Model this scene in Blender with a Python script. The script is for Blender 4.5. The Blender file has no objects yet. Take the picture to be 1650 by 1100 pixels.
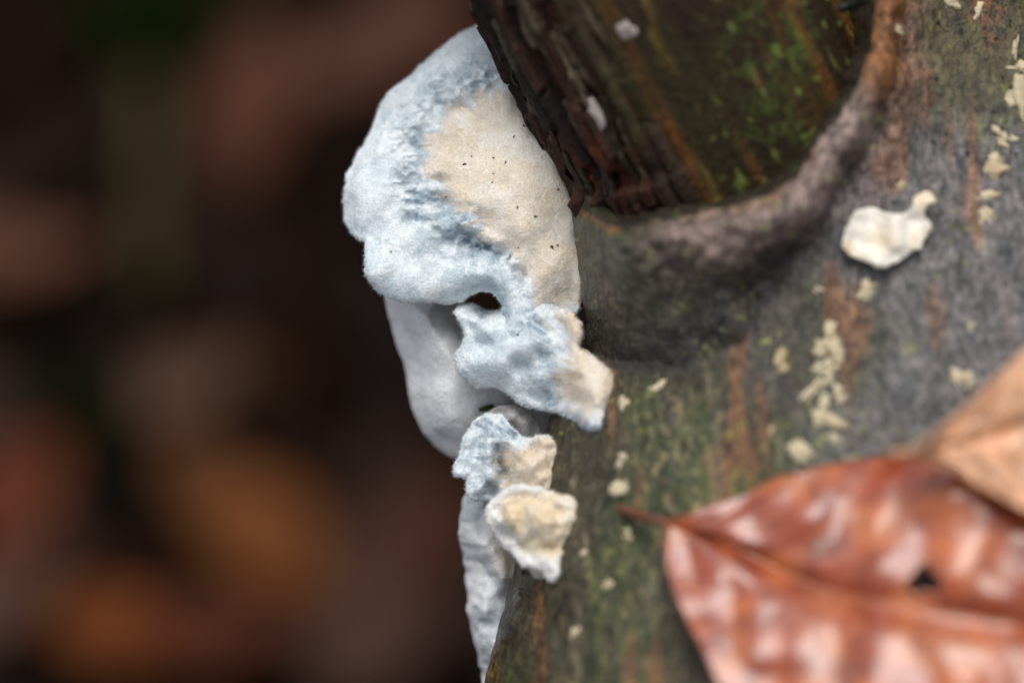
import bpy, math, random
import numpy as np
from mathutils import Matrix, Vector

# ------------------------------------------------------------------ frame of the place
# Modelling is done in centimetres in a local frame (x right, y up the slope of view, z towards the lens)
# and turned rigidly into the world (Z up, metres).
PITCH = math.radians(58)
SP, CP = math.sin(PITCH), math.cos(PITCH)
H0 = 0.52                                   # height of the in-focus point above the forest floor (m)
D = 32.0                                    # lens to focus distance (cm)
K = 12.0 / 1650.0
ROT = np.array([[1, 0, 0], [0, SP, -CP], [0, CP, SP]])

def to_world(p):
    return (np.asarray(p, float) @ ROT.T) * 0.01 + np.array([0, 0, H0])

def P(px, py, z=0.0):
    f = (D - z) / D
    return np.stack(np.broadcast_arrays((np.asarray(px, float) - 825) * K * f, (550 - np.asarray(py, float)) * K * f, z), -1)

def unP(x, y, z):
    f = (D - z) / D
    return 825 + x / (K * f), 550 - y / (K * f)

def ground_hit(px, py, h=0.0):
    c = to_world([0, 0, D]); d = to_world(P(px, py, 0)) - c
    return c + d * ((h - c[2]) / d[2])

scene = bpy.context.scene
# camera
cam_d = bpy.data.cameras.new('camera'); cam = bpy.data.objects.new('camera', cam_d)
scene.collection.objects.link(cam); scene.camera = cam
cam.location = to_world([0, 0, D]); cam.rotation_euler = (math.radians(90) - PITCH, 0, 0)
cam_d.sensor_width = 22.3; cam_d.lens = 22.3 * D / 12.0
cam_d.clip_start = 0.005; cam_d.clip_end = 200
cam_d.dof.use_dof = True; cam_d.dof.focus_distance = D * 0.01 + 0.0005
cam_d.dof.aperture_fstop = 3.3
# sky
SUN_EL, SUN_AZ = math.radians(74), math.radians(-12)      # azimuth from +Y, positive to +X
world = bpy.data.worlds.new('World'); scene.world = world; world.use_nodes = True
wn = world.node_tree.nodes; wl = world.node_tree.links
sky = wn.new('ShaderNodeTexSky'); sky.sky_type = 'NISHITA'; sky.sun_disc = False
sky.sun_elevation = SUN_EL; sky.sun_rotation = SUN_AZ
sky.air_density = 1.0; sky.dust_density = 4.0; sky.ozone_density = 1.0
bg = wn['Background']; bg.inputs[1].default_value = 0.145
hs = wn.new('ShaderNodeHueSaturation'); hs.inputs['Saturation'].default_value = 0.3        # thin overcast: a greyer sky all over
wl.new(sky.outputs[0], hs.inputs['Color']); wl.new(hs.outputs[0], bg.inputs[0])
# soft high sun through thin cloud
sd = bpy.data.lights.new('sun', 'SUN'); sun = bpy.data.objects.new('sun', sd); scene.collection.objects.link(sun)
sd.energy = 1.25; sd.angle = math.radians(34); sd.color = (1.0, 0.97, 0.92)
sdir = Vector((math.sin(SUN_AZ) * math.cos(SUN_EL), math.cos(SUN_AZ) * math.cos(SUN_EL), math.sin(SUN_EL)))
sun.rotation_euler = sdir.to_track_quat('Z', 'Y').to_euler(); sun.location = (0, 0, 3)
# colour management
vs = scene.view_settings
vs.view_transform = 'Standard'; vs.look = 'None'; vs.gamma = 1.0; vs.use_curve_mapping = False; vs.exposure = 0.24
scene.cycles.use_denoising = True
scene.cycles.max_bounces = 8

# ------------------------------------------------------------------ numeric helpers
def _hash(ix, iy, iz, seed):
    h = (ix.astype(np.int64) * 374761393 + iy.astype(np.int64) * 668265263 + iz.astype(np.int64) * 2147483647 + seed * 1274126177) & 0xFFFFFFFF
    h = ((h ^ (h >> 13)) * 1274126177) & 0xFFFFFFFF
    h = ((h ^ (h >> 16)) * 2246822519) & 0xFFFFFFFF
    h = h ^ (h >> 15)
    return (h & 0xFFFFFF) / float(0xFFFFFF) * 2 - 1

def noise(x, y, z=0.0, seed=0):
    x, y, z = np.broadcast_arrays(np.asarray(x, float), np.asarray(y, float), np.asarray(z, float))
    ix, iy, iz = np.floor(x), np.floor(y), np.floor(z)
    fx, fy, fz = x - ix, y - iy, z - iz
    u, v, w = [t * t * t * (t * (t * 6 - 15) + 10) for t in (fx, fy, fz)]
    def g(a, b, c): return _hash(ix + a, iy + b, iz + c, seed)
    x00 = g(0,0,0) * (1-u) + g(1,0,0) * u; x10 = g(0,1,0) * (1-u) + g(1,1,0) * u
    x01 = g(0,0,1) * (1-u) + g(1,0,1) * u; x11 = g(0,1,1) * (1-u) + g(1,1,1) * u
    return (x00 * (1-v) + x10 * v) * (1-w) + (x01 * (1-v) + x11 * v) * w

def fbm(x, y, z=0.0, seed=0, oct=4, gain=0.5):
    s, a, t = 0, 1.0, 0
    for o in range(oct):
        m = 2.03 ** o
        s = s + a * noise(x * m + o * 3.7, y * m - o * 1.3, z * m + o * 5.1, seed + o); t += a; a *= gain
    return s / t

def sstep(a, b, x):
    t = np.clip((x - a) / (b - a), 0, 1); return t * t * (3 - 2 * t)

def mix(a, b, t):
    return a + (b - a) * np.asarray(t)[..., None]

def lin(r, g, b):
    c = np.array([r, g, b], float) / 255
    return np.where(c <= 0.04045, c / 12.92, ((c + 0.055) / 1.055) ** 2.4)

def smooth_poly(pts, n=3, closed=True):
    p = np.array(pts, float)
    for _ in range(n):
        q = np.roll(p, -1, 0) if closed else p[1:]
        a = p if closed else p[:-1]
        r = np.empty((2 * len(a), p.shape[1])); r[0::2] = a * .75 + q * .25; r[1::2] = a * .25 + q * .75
        p = r if closed else np.vstack([p[:1], r, p[-1:]])
    return p

def dist_line(x, y, pts, closed=False):
    """distance to a polyline and the fraction of the way along it"""
    p = np.array(pts, float); q = np.roll(p, -1, 0) if closed else p[1:]; a = p if closed else p[:-1]
    best = np.full(x.shape, 1e9); tt = np.zeros(x.shape); n = len(a)
    for i in range(n):
        d = q[i] - a[i]; L = d @ d + 1e-12
        t = np.clip(((x - a[i,0]) * d[0] + (y - a[i,1]) * d[1]) / L, 0, 1)
        e = np.hypot(x - a[i,0] - t * d[0], y - a[i,1] - t * d[1])
        m = e < best; best = np.where(m, e, best); tt = np.where(m, (i + t) / n, tt)
    return best, tt

def inside(x, y, pts):
    p = np.array(pts, float); q = np.roll(p, -1, 0); r = np.zeros(x.shape, bool)
    for (x0, y0), (x1, y1) in zip(p, q):
        if y0 == y1: continue
        c = ((y0 > y) != (y1 > y)) & (x < (x1 - x0) * (y - y0) / (y1 - y0) + x0); r ^= c
    return r

def sdf(x, y, pts):
    """positive inside"""
    d, _ = dist_line(x, y, pts, True); return np.where(inside(x, y, pts), d, -d)

def blob(px, py, cx, cy, rx, ry=None, ang=0):
    ry = ry or rx; c, s = math.cos(math.radians(ang)), math.sin(math.radians(ang))
    u = (px - cx) * c + (py - cy) * s; v = -(px - cx) * s + (py - cy) * c
    return np.exp(-(u / rx) ** 2 - (v / ry) ** 2)

def surface_nets(f, origin, h):
    nx, ny, nz = f.shape; neg = f < 0
    cnt = np.zeros((nx-1, ny-1, nz-1), np.int8)
    corners = [(a, b, c) for a in (0,1) for b in (0,1) for c in (0,1)]
    for a, b, c in corners: cnt += neg[a:nx-1+a, b:ny-1+b, c:nz-1+c]
    act = (cnt > 0) & (cnt < 8); I = np.argwhere(act)
    idx = np.full(act.shape, -1, np.int64); idx[act] = np.arange(len(I))
    acc = np.zeros((len(I), 3)); num = np.zeros(len(I))
    for i, a in enumerate(corners):
        for b in corners[i+1:]:
            if sum(abs(a[k] - b[k]) for k in range(3)) != 1: continue
            fa = f[I[:,0]+a[0], I[:,1]+a[1], I[:,2]+a[2]]; fb = f[I[:,0]+b[0], I[:,1]+b[1], I[:,2]+b[2]]
            m = (fa < 0) != (fb < 0); t = np.where(m, fa / np.where(m, fa - fb, 1), 0)
            for k in range(3): acc[:,k] += np.where(m, a[k] + t * (b[k] - a[k]), 0)
            num += m
    V = (I + acc / num[:,None]) * h + np.asarray(origin)
    Q = []
    s = neg
    for ax in range(3):
        o1, o2 = [(1,2),(2,0),(0,1)][ax]
        A = np.take(s, range(s.shape[ax]-1), ax); B = np.take(s, range(1, s.shape[ax]), ax)
        E = np.argwhere(A != B)
        ok = (E[:,o1] > 0) & (E[:,o2] > 0) & (E[:,o1] < f.shape[o1]-1) & (E[:,o2] < f.shape[o2]-1); E = E[ok]
        def cell(d1, d2):
            c = E.copy(); c[:,o1] -= d1; c[:,o2] -= d2; return idx[c[:,0], c[:,1], c[:,2]]
        q = np.stack([cell(1,1), cell(0,1), cell(0,0), cell(1,0)], 1)
        flip = ~s[E[:,0], E[:,1], E[:,2]]
        q[flip] = q[flip][:, ::-1]; Q.append(q)
    return V, np.vstack(Q)

def vnormals(V, F):
    n = np.cross(V[F[:,2]] - V[F[:,0]], V[F[:,3 if F.shape[1] == 4 else 1]] - V[F[:,1 if F.shape[1] == 4 else 0]])
    if F.shape[1] == 3: n = np.cross(V[F[:,1]] - V[F[:,0]], V[F[:,2]] - V[F[:,0]])
    N = np.zeros_like(V)
    for k in range(F.shape[1]): 
        for c in range(3): N[:,c] += np.bincount(F[:,k], n[:,c], len(V))
    return N / (np.linalg.norm(N, axis=1, keepdims=True) + 1e-12)

def laplace(V, F, it=1, w=0.5):
    for _ in range(it):
        S = np.zeros_like(V); C = np.zeros(len(V)); k = F.shape[1]
        for a in range(k):
            b = (a + 1) % k
            for i, j in ((a, b), (b, a)):
                for c in range(3): S[:,c] += np.bincount(F[:,i], V[F[:,j],c], len(V))
                C += np.bincount(F[:,i], minlength=len(V))
        V = V + (S / np.maximum(C, 1)[:,None] - V) * w
    return V

# ------------------------------------------------------------------ object helpers
COLL = scene.collection
def tag(o, label=None, cat=None, group=None, kind=None):
    if label: o['label'] = label
    if cat: o['category'] = cat
    if group: o['group'] = group
    if kind: o['kind'] = kind
    return o

def thing(name, label, cat, loc, group=None):
    o = bpy.data.objects.new(name, None); COLL.objects.link(o); o.location = loc; o.empty_display_size = 0.01
    return tag(o, label, cat, group)

def mesh_obj(name, VW, F, mat, parent=None, col=None, smooth=True, origin=None):
    """VW: world metres; F: (n,3|4) array or list of such arrays"""
    VW = np.asarray(VW, float); Fs = F if isinstance(F, list) else [F]
    if parent is not None: org = np.array(parent.location if parent.parent is None else parent.parent.location)
    else: org = np.array(origin) if origin is not None else np.array([VW[:,0].mean(), VW[:,1].mean(), VW[:,2].min()])
    me = bpy.data.meshes.new(name); L = VW - org
    me.vertices.add(len(L)); me.vertices.foreach_set('co', L.astype(np.float32).ravel())
    loops = np.concatenate([f.ravel() for f in Fs]); tot = np.concatenate([np.full(len(f), f.shape[1]) for f in Fs])
    me.loops.add(len(loops)); me.loops.foreach_set('vertex_index', loops.astype(np.int32))
    me.polygons.add(len(tot)); me.polygons.foreach_set('loop_start', np.concatenate([[0], np.cumsum(tot)[:-1]]).astype(np.int32))
    me.polygons.foreach_set('use_smooth', np.full(len(tot), smooth))
    me.update(); me.validate()
    if col is not None:
        a = me.color_attributes.new('Col', 'FLOAT_COLOR', 'POINT')
        c = np.ones((len(L), 4), np.float32); c[:, :col.shape[1]] = col; a.data.foreach_set('color', c.ravel())
    me.materials.append(mat)
    o = bpy.data.objects.new(name, me); COLL.objects.link(o)
    if parent is not None: o.parent = parent
    if parent is None or parent.parent is None and parent.type == 'EMPTY' and False: o.location = org
    elif parent is None: o.location = org
    return o

def grid_faces(n, m, wrap=False):
    i, j = np.meshgrid(np.arange(n - 1), np.arange(m if wrap else m - 1), indexing='ij'); i, j = i.ravel(), j.ravel(); k = (j + 1) % m
    return np.stack([i * m + j, i * m + k, (i + 1) * m + k, (i + 1) * m + j], 1)

def tube(path, rad, n=8, cap=True):
    """tapered tube along a path (design cm); returns V, F(list)"""
    p = np.asarray(path, float); rad = np.broadcast_to(np.asarray(rad, float), (len(p),))
    t = np.gradient(p, axis=0); t /= np.linalg.norm(t, axis=1, keepdims=True) + 1e-12
    up = np.array([0.3, 0.2, 1.0]); up /= np.linalg.norm(up)
    a = np.cross(t, up); a /= np.linalg.norm(a, axis=1, keepdims=True) + 1e-12; b = np.cross(a, t)
    th = np.linspace(0, 2 * np.pi, n, endpoint=False)
    V = (p[:,None] + rad[:,None,None] * (np.cos(th)[None,:,None] * a[:,None] + np.sin(th)[None,:,None] * b[:,None])).reshape(-1, 3)
    F = [grid_faces(len(p), n, True)]
    if cap:
        k = len(V); V = np.vstack([V, p[:1], p[-1:]]); j = np.arange(n); e = (len(p) - 1) * n
        F.append(np.vstack([np.stack([j, np.full(n, k), (j + 1) % n], 1), np.stack([e + j, e + (j + 1) % n, np.full(n, k + 1)], 1)]))
    return V, F

# ------------------------------------------------------------------ materials
def new_mat(name):
    m = bpy.data.materials.new(name); m.use_nodes = True; return m, m.node_tree.nodes, m.node_tree.links

def make_mat(name, base=None, rough=0.5, spec=0.5, coat=0.0, coat_rough=0.2, bumps=(), cvar=None, sss=0.0, sss_r=(1, .8, .6), sss_s=0.001,
             sheen=0.0, rough_var=None, transl=0.0):
    """bumps: (scale per cm, (sx,sy,sz) stretch in the local frame, distance cm, detail); cvar: list of (scale, stretch, lo, hi)"""
    m, N, L = new_mat(name); b = N['Principled BSDF']
    tc = N.new('ShaderNodeTexCoord'); mp = N.new('ShaderNodeMapping'); mp.vector_type = 'POINT'
    mp.inputs['Rotation'].default_value = (PITCH - math.pi / 2, 0, 0) ; mp.inputs['Scale'].default_value = (100, 100, 100)
    L.new(tc.outputs['Object'], mp.inputs['Vector'])
    def nz(scale, stretch, detail=3.0, rgh=0.55):
        s = N.new('ShaderNodeVectorMath'); s.operation = 'MULTIPLY'; s.inputs[1].default_value = stretch
        L.new(mp.outputs[0], s.inputs[0]); t = N.new('ShaderNodeTexNoise'); t.inputs['Scale'].default_value = scale
        t.inputs['Detail'].default_value = detail; t.inputs['Roughness'].default_value = rgh; L.new(s.outputs[0], t.inputs['Vector']); return t
    if base is None:
        at = N.new('ShaderNodeAttribute'); at.attribute_name = 'Col'; colout = at.outputs['Color']
    else:
        rg = N.new('ShaderNodeRGB'); rg.outputs[0].default_value = (*base, 1); colout = rg.outputs[0]
    for (scale, stretch, lo, hi) in (cvar or []):
        t = nz(scale, stretch); r = N.new('ShaderNodeMapRange'); r.inputs[1].default_value = 0.3; r.inputs[2].default_value = 0.7
        r.inputs[3].default_value = lo; r.inputs[4].default_value = hi; L.new(t.outputs['Fac'], r.inputs[0])
        v = N.new('ShaderNodeVectorMath'); v.operation = 'SCALE'; L.new(colout, v.inputs[0]); L.new(r.outputs[0], v.inputs['Scale']); colout = v.outputs[0]
    L.new(colout, b.inputs['Base Color'])
    b.inputs['Roughness'].default_value = rough; b.inputs['Specular IOR Level'].default_value = spec
    if rough_var:
        t = nz(rough_var[0], (1, 1, 1)); r = N.new('ShaderNodeMapRange'); r.inputs[1].default_value = 0.35; r.inputs[2].default_value = 0.65
        r.inputs[3].default_value = rough_var[1]; r.inputs[4].default_value = rough_var[2]; L.new(t.outputs['Fac'], r.inputs[0]); L.new(r.outputs[0], b.inputs['Roughness'])
    b.inputs['Coat Weight'].default_value = coat; b.inputs['Coat Roughness'].default_value = coat_rough
    b.inputs['Sheen Weight'].default_value = sheen
    if sss:
        b.inputs['Subsurface Weight'].default_value = sss; b.inputs['Subsurface Radius'].default_value = sss_r; b.inputs['Subsurface Scale'].default_value = sss_s
    prev = None
    for (scale, stretch, dist, detail) in bumps:
        t = nz(scale, stretch, detail, 0.6); bp = N.new('ShaderNodeBump'); bp.inputs['Distance'].default_value = dist * 0.01; bp.inputs['Strength'].default_value = 1.0
        L.new(t.outputs['Fac'], bp.inputs['Height'])
        if prev: L.new(prev.outputs[0], bp.inputs['Normal'])
        prev = bp
    if prev:
        L.new(prev.outputs[0], b.inputs['Normal'])
        if coat: L.new(prev.outputs[0], b.inputs['Coat Normal'])
    if transl:
        tr = N.new('ShaderNodeBsdfTranslucent'); L.new(colout, tr.inputs[0]); ms = N.new('ShaderNodeMixShader'); ms.inputs[0].default_value = transl
        L.new(b.outputs[0], ms.inputs[1]); L.new(tr.outputs[0], ms.inputs[2]); L.new(ms.outputs[0], N['Material Output'].inputs[0])
    return m

M = {}
M['bark'] = make_mat('wet_bark', rough=0.45, spec=0.28, coat=0.5, coat_rough=0.07, rough_var=(3, 0.4, 0.75),
                     bumps=[(9, (1, .5, 1), 0.04, 4), (24, (1, .7, 1), 0.045, 3)], cvar=[(5, (1, .4, 1), .55, 1.3), (13, (1, .5, 1), .25, 1.6), (40, (1, .8, 1), .6, 1.35)])
M['stub'] = make_mat('wet_dead_wood', rough=0.5, spec=.14, coat=0.08, coat_rough=0.2, rough_var=(4, .45, .8),
                     bumps=[(10, (1, 1, 1), 0.04, 4), (40, (1, 1, 1), 0.012, 3)], cvar=[(16, (1, .6, 1), .55, 1.4)])
M['splinter'] = make_mat('splinter_wood', rough=0.45, spec=.2, coat=0.12, bumps=[(14, (1, .7, 1), 0.03, 4)], cvar=[(12, (1, .6, 1), .5, 1.4)])
M['fungus'] = make_mat('bracket_flesh', rough=0.6, spec=0.35, sss=0.25, sss_r=(1, .85, .7), sss_s=0.0005, sheen=0.15,
                       bumps=[(13, (1, 1, 1), 0.012, 4), (42, (1, 1, 1), 0.013, 3)], cvar=[(12, (1, 1, 1), .92, 1.05), (42, (1, 1, 1), .82, 1.1)])
M['fuzz'] = make_mat('fungus_fuzz', rough=0.8, spec=0.1, transl=0.4)
M['pore'] = make_mat('grey_pore_layer', rough=0.7, spec=0.3, sss=0.2, sss_s=0.0006, bumps=[(7, (1, 1, 1), 0.02, 3), (36, (1, 1, 1), 0.014, 3)], cvar=[(4, (1, 1, 1), .86, 1.08), (36, (1, 1, 1), .84, 1.1)])
M['crumb'] = make_mat('fungus_crumb', rough=0.65, spec=0.3, sss=0.3, sss_s=0.0006, bumps=[(16, (1, 1, 1), 0.008, 4)], cvar=[(10, (1, 1, 1), .85, 1.08)])
M['leaf'] = make_mat('wet_leaf', rough=0.36, spec=0.5, coat=0.9, coat_rough=0.19, bumps=[(4, (1, 1, 1), 0.018, 3)], cvar=[(3, (1, 1, 1), .7, 1.2)], transl=0.12)
M['litter'] = make_mat('dead_leaves', rough=0.6, spec=0.08, cvar=[(1.5, (1, 1, 1), .7, 1.25)])
M['soil'] = make_mat('dark_soil', base=(.009, .006, .0045), rough=0.9, spec=0.05, bumps=[(1.5, (1, 1, 1), 0.4, 5)], cvar=[(0.4, (1, 1, 1), .5, 1.6)])
M['speck'] = make_mat('dark_speck', base=(.09, .06, .028), rough=0.6)
M['dot'] = make_mat('black_dots', base=(.006, .006, .008), rough=0.35)
M['moss'] = make_mat('moss', base=(.03, .055, .010), rough=0.7, spec=.1, cvar=[(8, (1, 1, 1), .6, 1.5)])
M['twig'] = make_mat('old_stem', base=(.05, .04, .012), rough=0.7, spec=.1, cvar=[(3, (1, 1, 1), .6, 1.4)])

# ------------------------------------------------------------------ forest floor
n = 121; g = np.linspace(-1, 1, n); g = np.sign(g) * np.abs(g) ** 2.2 * 15
GX, GY = np.meshgrid(g, g + 0.15, indexing='ij')
GZ = fbm(GX * 6, GY * 6, 0, 3) * 0.012 - 0.012
o = mesh_obj('forest_floor', np.stack([GX, GY, GZ], -1).reshape(-1, 3), grid_faces(n, n), M['soil'], origin=(0, 0, 0)); o['kind'] = 'structure'
o['label'] = 'dark damp forest floor soil under the leaf litter'

# ------------------------------------------------------------------ the log
XE = np.array([(-300, 890), (0, 900), (200, 911), (330, 921), (450, 934), (520, 944), (580, 934), (680, 884), (800, 852), (925, 827), (1020, 801), (1100, 780), (1250, 745)], float)
def edge_x(y):
    py = 550 - y / K
    px = np.interp(py, XE[:,0], XE[:,1]); px = np.where(py > 1250, 745 - (py - 1250) * .12, px)
    return (px - 825) * K
def base_z(y):
    return -0.15 - 0.3 * (np.maximum(y - 5, 0) + np.minimum(y + 5, 0))
def amp(y): return np.clip(1.55 - 0.28 * y, 0.45, 3.0)
def log_profile(x, y):
    d = np.maximum(x - edge_x(y), 0)
    t = (1 - np.exp(-d / 1.05)) + 0.16 * (1 - np.exp(-d / 0.07))
    t = t * np.sqrt(np.clip(1 - np.maximum((d - 6) / 6.2, 0) ** 2, 0, 1))
    return base_z(y) + amp(y) * t
COLLAR = smooth_poly([(1392,-120),(1398,20),(1392,100),(1352,190),(1300,262),(1228,322),(1135,348),(1055,352),(1003,374),(962,352),(925,318)], 2, False)
COLLAR_IN = np.vstack([COLLAR, [(880, 250), (800, -300), (1392, -300)]])
FUR = smooth_poly([(1455,-120),(1448,60),(1425,180),(1370,275),(1305,370),(1255,455),(1195,545),(1100,592),(1010,590),(930,560),(900,520)], 2, False)
SWELL = np.vstack([COLLAR, FUR[::-1]])
def log_relief(px, py):
    px = px + 14 * noise(px / 60, py / 60, 1, 7) + 4 * noise(px / 18, py / 18, 2, 8); py = py + 12 * noise(px / 60, py / 60, 5, 9) + 4 * noise(px / 18, py / 18, 6, 10)
    s, t = dist_line(px, py, COLLAR); ins = inside(px, py, COLLAR_IN); s = np.where(ins, -s, s)
    w = sstep(915, 1010, px)                                   # fades at the log's left edge
    near = sstep(0, .06, t)
    ridge = np.exp(-(np.minimum(s - 30, 0) / 24.) ** 2) * np.exp(-(np.maximum(s - 30, 0) / (56 + 16 * sstep(.5, .2, t))) ** 2)
    wr = noise(px / 14, py / 14, 0, 5) * .12 + noise(px / 34, py / 34, 0, 6) * .2
    z = ridge * (.32 + wr * .22) * w
    fd, _ = dist_line(px, py, FUR); inr = inside(px, py, SWELL); q = np.clip(s / (s + fd + 1e-6), 0, 1)
    z = z + np.where(inr, .56 * (1 - q ** 1.8) ** 1.1, 0) * w + np.where(ins, .56 * np.exp(-(s / 30.) ** 2), 0) * w - .07 * np.exp(-(fd / 34.) ** 2) * w * sstep(-.5, .4, noise(px / 40, py / 40, 3, 11) + .2)
    z = z - np.where(ins, sstep(0, 40, -s) * .5, 0) * w
    return z, s, t, ins
def zlog(px, py):
    z = np.full(np.shape(px), 0.8); px = np.asarray(px, float); py = np.asarray(py, float)
    for _ in range(6):
        q = P(px, py, z); z = log_profile(q[...,0], q[...,1])
    return z + log_relief(px, py)[0]

ys = np.concatenate([np.linspace(-170, -5, 60)[:-1], np.linspace(-5, 5, 520), np.linspace(5, 45, 26)[1:]])
ds = np.concatenate([np.linspace(0, .12, 10)[:-1], np.linspace(.12, 6.9, 360), np.linspace(6.9, 12.15, 22)[1:]])
Y, DD = np.meshgrid(ys, ds, indexing='ij'); X = edge_x(Y) + DD; Z = log_profile(X, Y)
LPX, LPY = unP(X, Y, Z)
rel, cs, ct, cin = log_relief(LPX, LPY)
inner = np.clip(DD / .25, 0, 1)
Z = Z + rel
lump = fbm(X * .9, Y * .6, 0, 21, 3) * .10 + fbm(X * 4.5, Y * 1.8, 0, 22, 3) * .03 + fbm(X * 13, Y * 7, 0, 23, 2) * .010
Z = Z + lump * (.3 + .7 * inner)
X = X + fbm(X * 6, Y * 7, Z, 24, 3) * .02
# pigment of the bark, plus shade painted along the furrow
def bark_colour(px, py, x, y, s, t, ins):
    wob = fbm(x * 1.2, y * .8, 0, 31, 4); fine = fbm(x * 7, y * 2.0, 0, 32, 4); st = fbm(x * 3.2, y * .45, 0, 33, 4)
    c = np.zeros(px.shape + (3,)) + np.array([.052, .041, .019])                 # olive brown
    grey = sstep(-120, 150, (px - 1290) - (py - 480) * .18 + wob * 160) * sstep(60, 330, py + wob * 90)
    c = mix(c, np.array([.17, .155, .15]), grey * .85)
    c = mix(c, np.array([.20, .145, .14]), grey * sstep(.05, .4, st) * .5)         # lilac pink streaks
    c = mix(c, np.array([.06, .068, .075]), grey * sstep(.1, .5, fine) * .6)
    c = mix(c, np.array([.055, .075, .02]), sstep(0, .45, fbm(x * 2, y * .7, 0, 34, 3)) * (1 - grey) * .7)      # green algae film
    orange = sstep(.22, .5, fbm(x * 3.6, y * .5, 0, 35, 4) + .28 * blob(px, py, 1090, 730, 110, 140) + .3 * blob(px, py, 960, 980, 40, 90) + .3 * blob(px, py, 1200, 1000, 90, 150) + .28 * blob(px, py, 1380, 540, 40, 90) + .4 * blob(px, py, 1600, 170, 18, 90))
    c = mix(c, np.array([.26, .105, .038]), orange * .6)
    pale = sstep(.25, .5, fbm(x * 4.4, y * .8, 3, 36, 4)); c = mix(c, np.array([.24, .2, .12]), pale * .35 * (1 - grey))
    grain = sstep(.35, .6, noise(x * 20, y * 11, 0, 67)) * np.clip(blob(px, py, 1085, 760, 60, 110) + .5 * blob(px, py, 1050, 980, 150, 150), 0, 1); c = mix(c, np.array([.34, .25, .13]), grain * .7)
    top = sstep(260, 90, py) * sstep(1380, 1430, px); c = mix(c, np.array([.085, .065, .025]), top * .8)
    c = mix(c, np.array([.20, .06, .02]), top * sstep(.25, .5, fbm(x * 3, y * 2, 1, 37, 3)) * .7)
    # collar: pinkish callus, orange at its upper end and lip
    rim = np.exp(-((s - 36) / 46.) ** 2) * np.where(ins, .0, 1)
    c = mix(c, np.array([.27, .185, .165]), rim * sstep(1000, 1080, px) * (.65 + .35 * fine))
    c = mix(c, np.array([.26, .10, .03]), np.exp(-((s - 2) / 10.) ** 2) * sstep(.2, -.2, wob) * .8)
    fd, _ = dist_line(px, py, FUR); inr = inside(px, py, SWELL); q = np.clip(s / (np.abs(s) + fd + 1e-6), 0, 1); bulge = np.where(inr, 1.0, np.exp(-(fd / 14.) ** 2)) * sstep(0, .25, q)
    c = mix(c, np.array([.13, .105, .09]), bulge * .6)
    c = mix(c, np.array([.016, .014, .008]), np.maximum(bulge * sstep(.45, .75, q + wob * .25), np.exp(-(fd / 22.) ** 2) * (.6 + .4 * fine)) * .8)  # shade of the down-facing furrow slope painted in, along with its darker pigment
    c = mix(c, np.array([.30, .11, .025]), np.exp(-((s - 26) / 42.) ** 2) * sstep(200, 110, py + wob * 60) * np.where(ins, 0, 1) * .9)
    c = mix(c, np.array([.38, .26, .23]), np.exp(-((s - 34) / 36.) ** 2) * sstep(130, 220, py) * sstep(1010, 1150, px) * np.where(ins, 0, 1) * (.55 + .5 * fine))
    edge = sstep(1010, 930, px) * sstep(300, 380, py) * sstep(640, 560, py); c = mix(c, np.array([.045, .04, .024]), edge * .7)
    yl = sstep(.55, .8, noise(x * 17, y * 15, 0, 38)) * sstep(.15, .5, noise(px / 70, py / 70, 0, 39)); c = mix(c, np.array([.22, .25, .04]), yl * .7)
    mossy = blob(px, py, 1085, 490, 26, 16) * .9 + blob(px, py, 1180, 800, 70, 40) * .7
    c = mix(c, np.array([.12, .17, .03]), np.clip(mossy * (.5 + 1.2 * fine), 0, 1))
    # inside the collar: dark rotten wood
    dk = np.array([.03, .02, .011]); c = np.where(ins[..., None], mix(np.zeros(px.shape + (3,)) + dk, np.array([.07, .085, .02]), sstep(.1, .5, fine) * .7), c)
    return np.clip(c, .004, 1)
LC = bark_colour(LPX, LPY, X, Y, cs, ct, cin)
# the round of the log away from the lens
na = 46; an = np.linspace(0, math.pi, na + 2)[1:-1]
xr, zr = X[:, -1], Z[:, -1]; xl, zl = X[:, 0], Z[:, 0]
cx = (xl + xr) / 2; rx = (xr - xl) / 2
BX = cx[:,None] + rx[:,None] * np.cos(an)[None]; w01 = an[None] / math.pi
BZ = (zr[:,None] * (1 - w01) + zl[:,None] * w01) - 9.0 * np.sin(an)[None]
BY = np.repeat(ys[:,None], na, 1); BX = BX + fbm(BX, BY * .6, BZ, 25, 3) * .06 * np.sin(an)[None]; BZ = BZ + fbm(BX, BY * .6, BZ, 26, 3) * .1 * np.sin(an)[None]
BC = np.zeros(BX.shape + (3,)) + np.array([.05, .042, .025]); BC = mix(BC, np.array([.06, .07, .025]), sstep(0, .4, fbm(BX * 2, BY, BZ, 27, 3)))
LV = np.concatenate([np.stack([X, Y, Z], -1), np.stack([BX, BY, BZ], -1)], 1); m = LV.shape[1]
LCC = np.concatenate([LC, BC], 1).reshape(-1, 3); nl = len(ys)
LVf = LV.reshape(-1, 3); LF = grid_faces(nl, m, True)
e0 = LV[0].mean(0); e1 = LV[-1].mean(0); k0 = len(LVf); j = np.arange(m)
LVf = np.vstack([LVf, e0, e1]); LCC = np.vstack([LCC, [.1, .07, .04], [.1, .07, .04]])
caps = np.vstack([np.stack([j, np.full(m, k0), (j + 1) % m], 1)[:, ::-1], np.stack([(nl-1)*m + j, (nl-1)*m + (j + 1) % m, np.full(m, k0 + 1)], 1)[:, ::-1]])
log = thing('fallen_log', 'wet olive-grey fallen log with a broken branch stub and callus collar', 'log', to_world([3, 0, -9]))
mesh_obj('bark', to_world(LVf), [LF[:, ::-1], caps], M['bark'], log, LCC)

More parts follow.
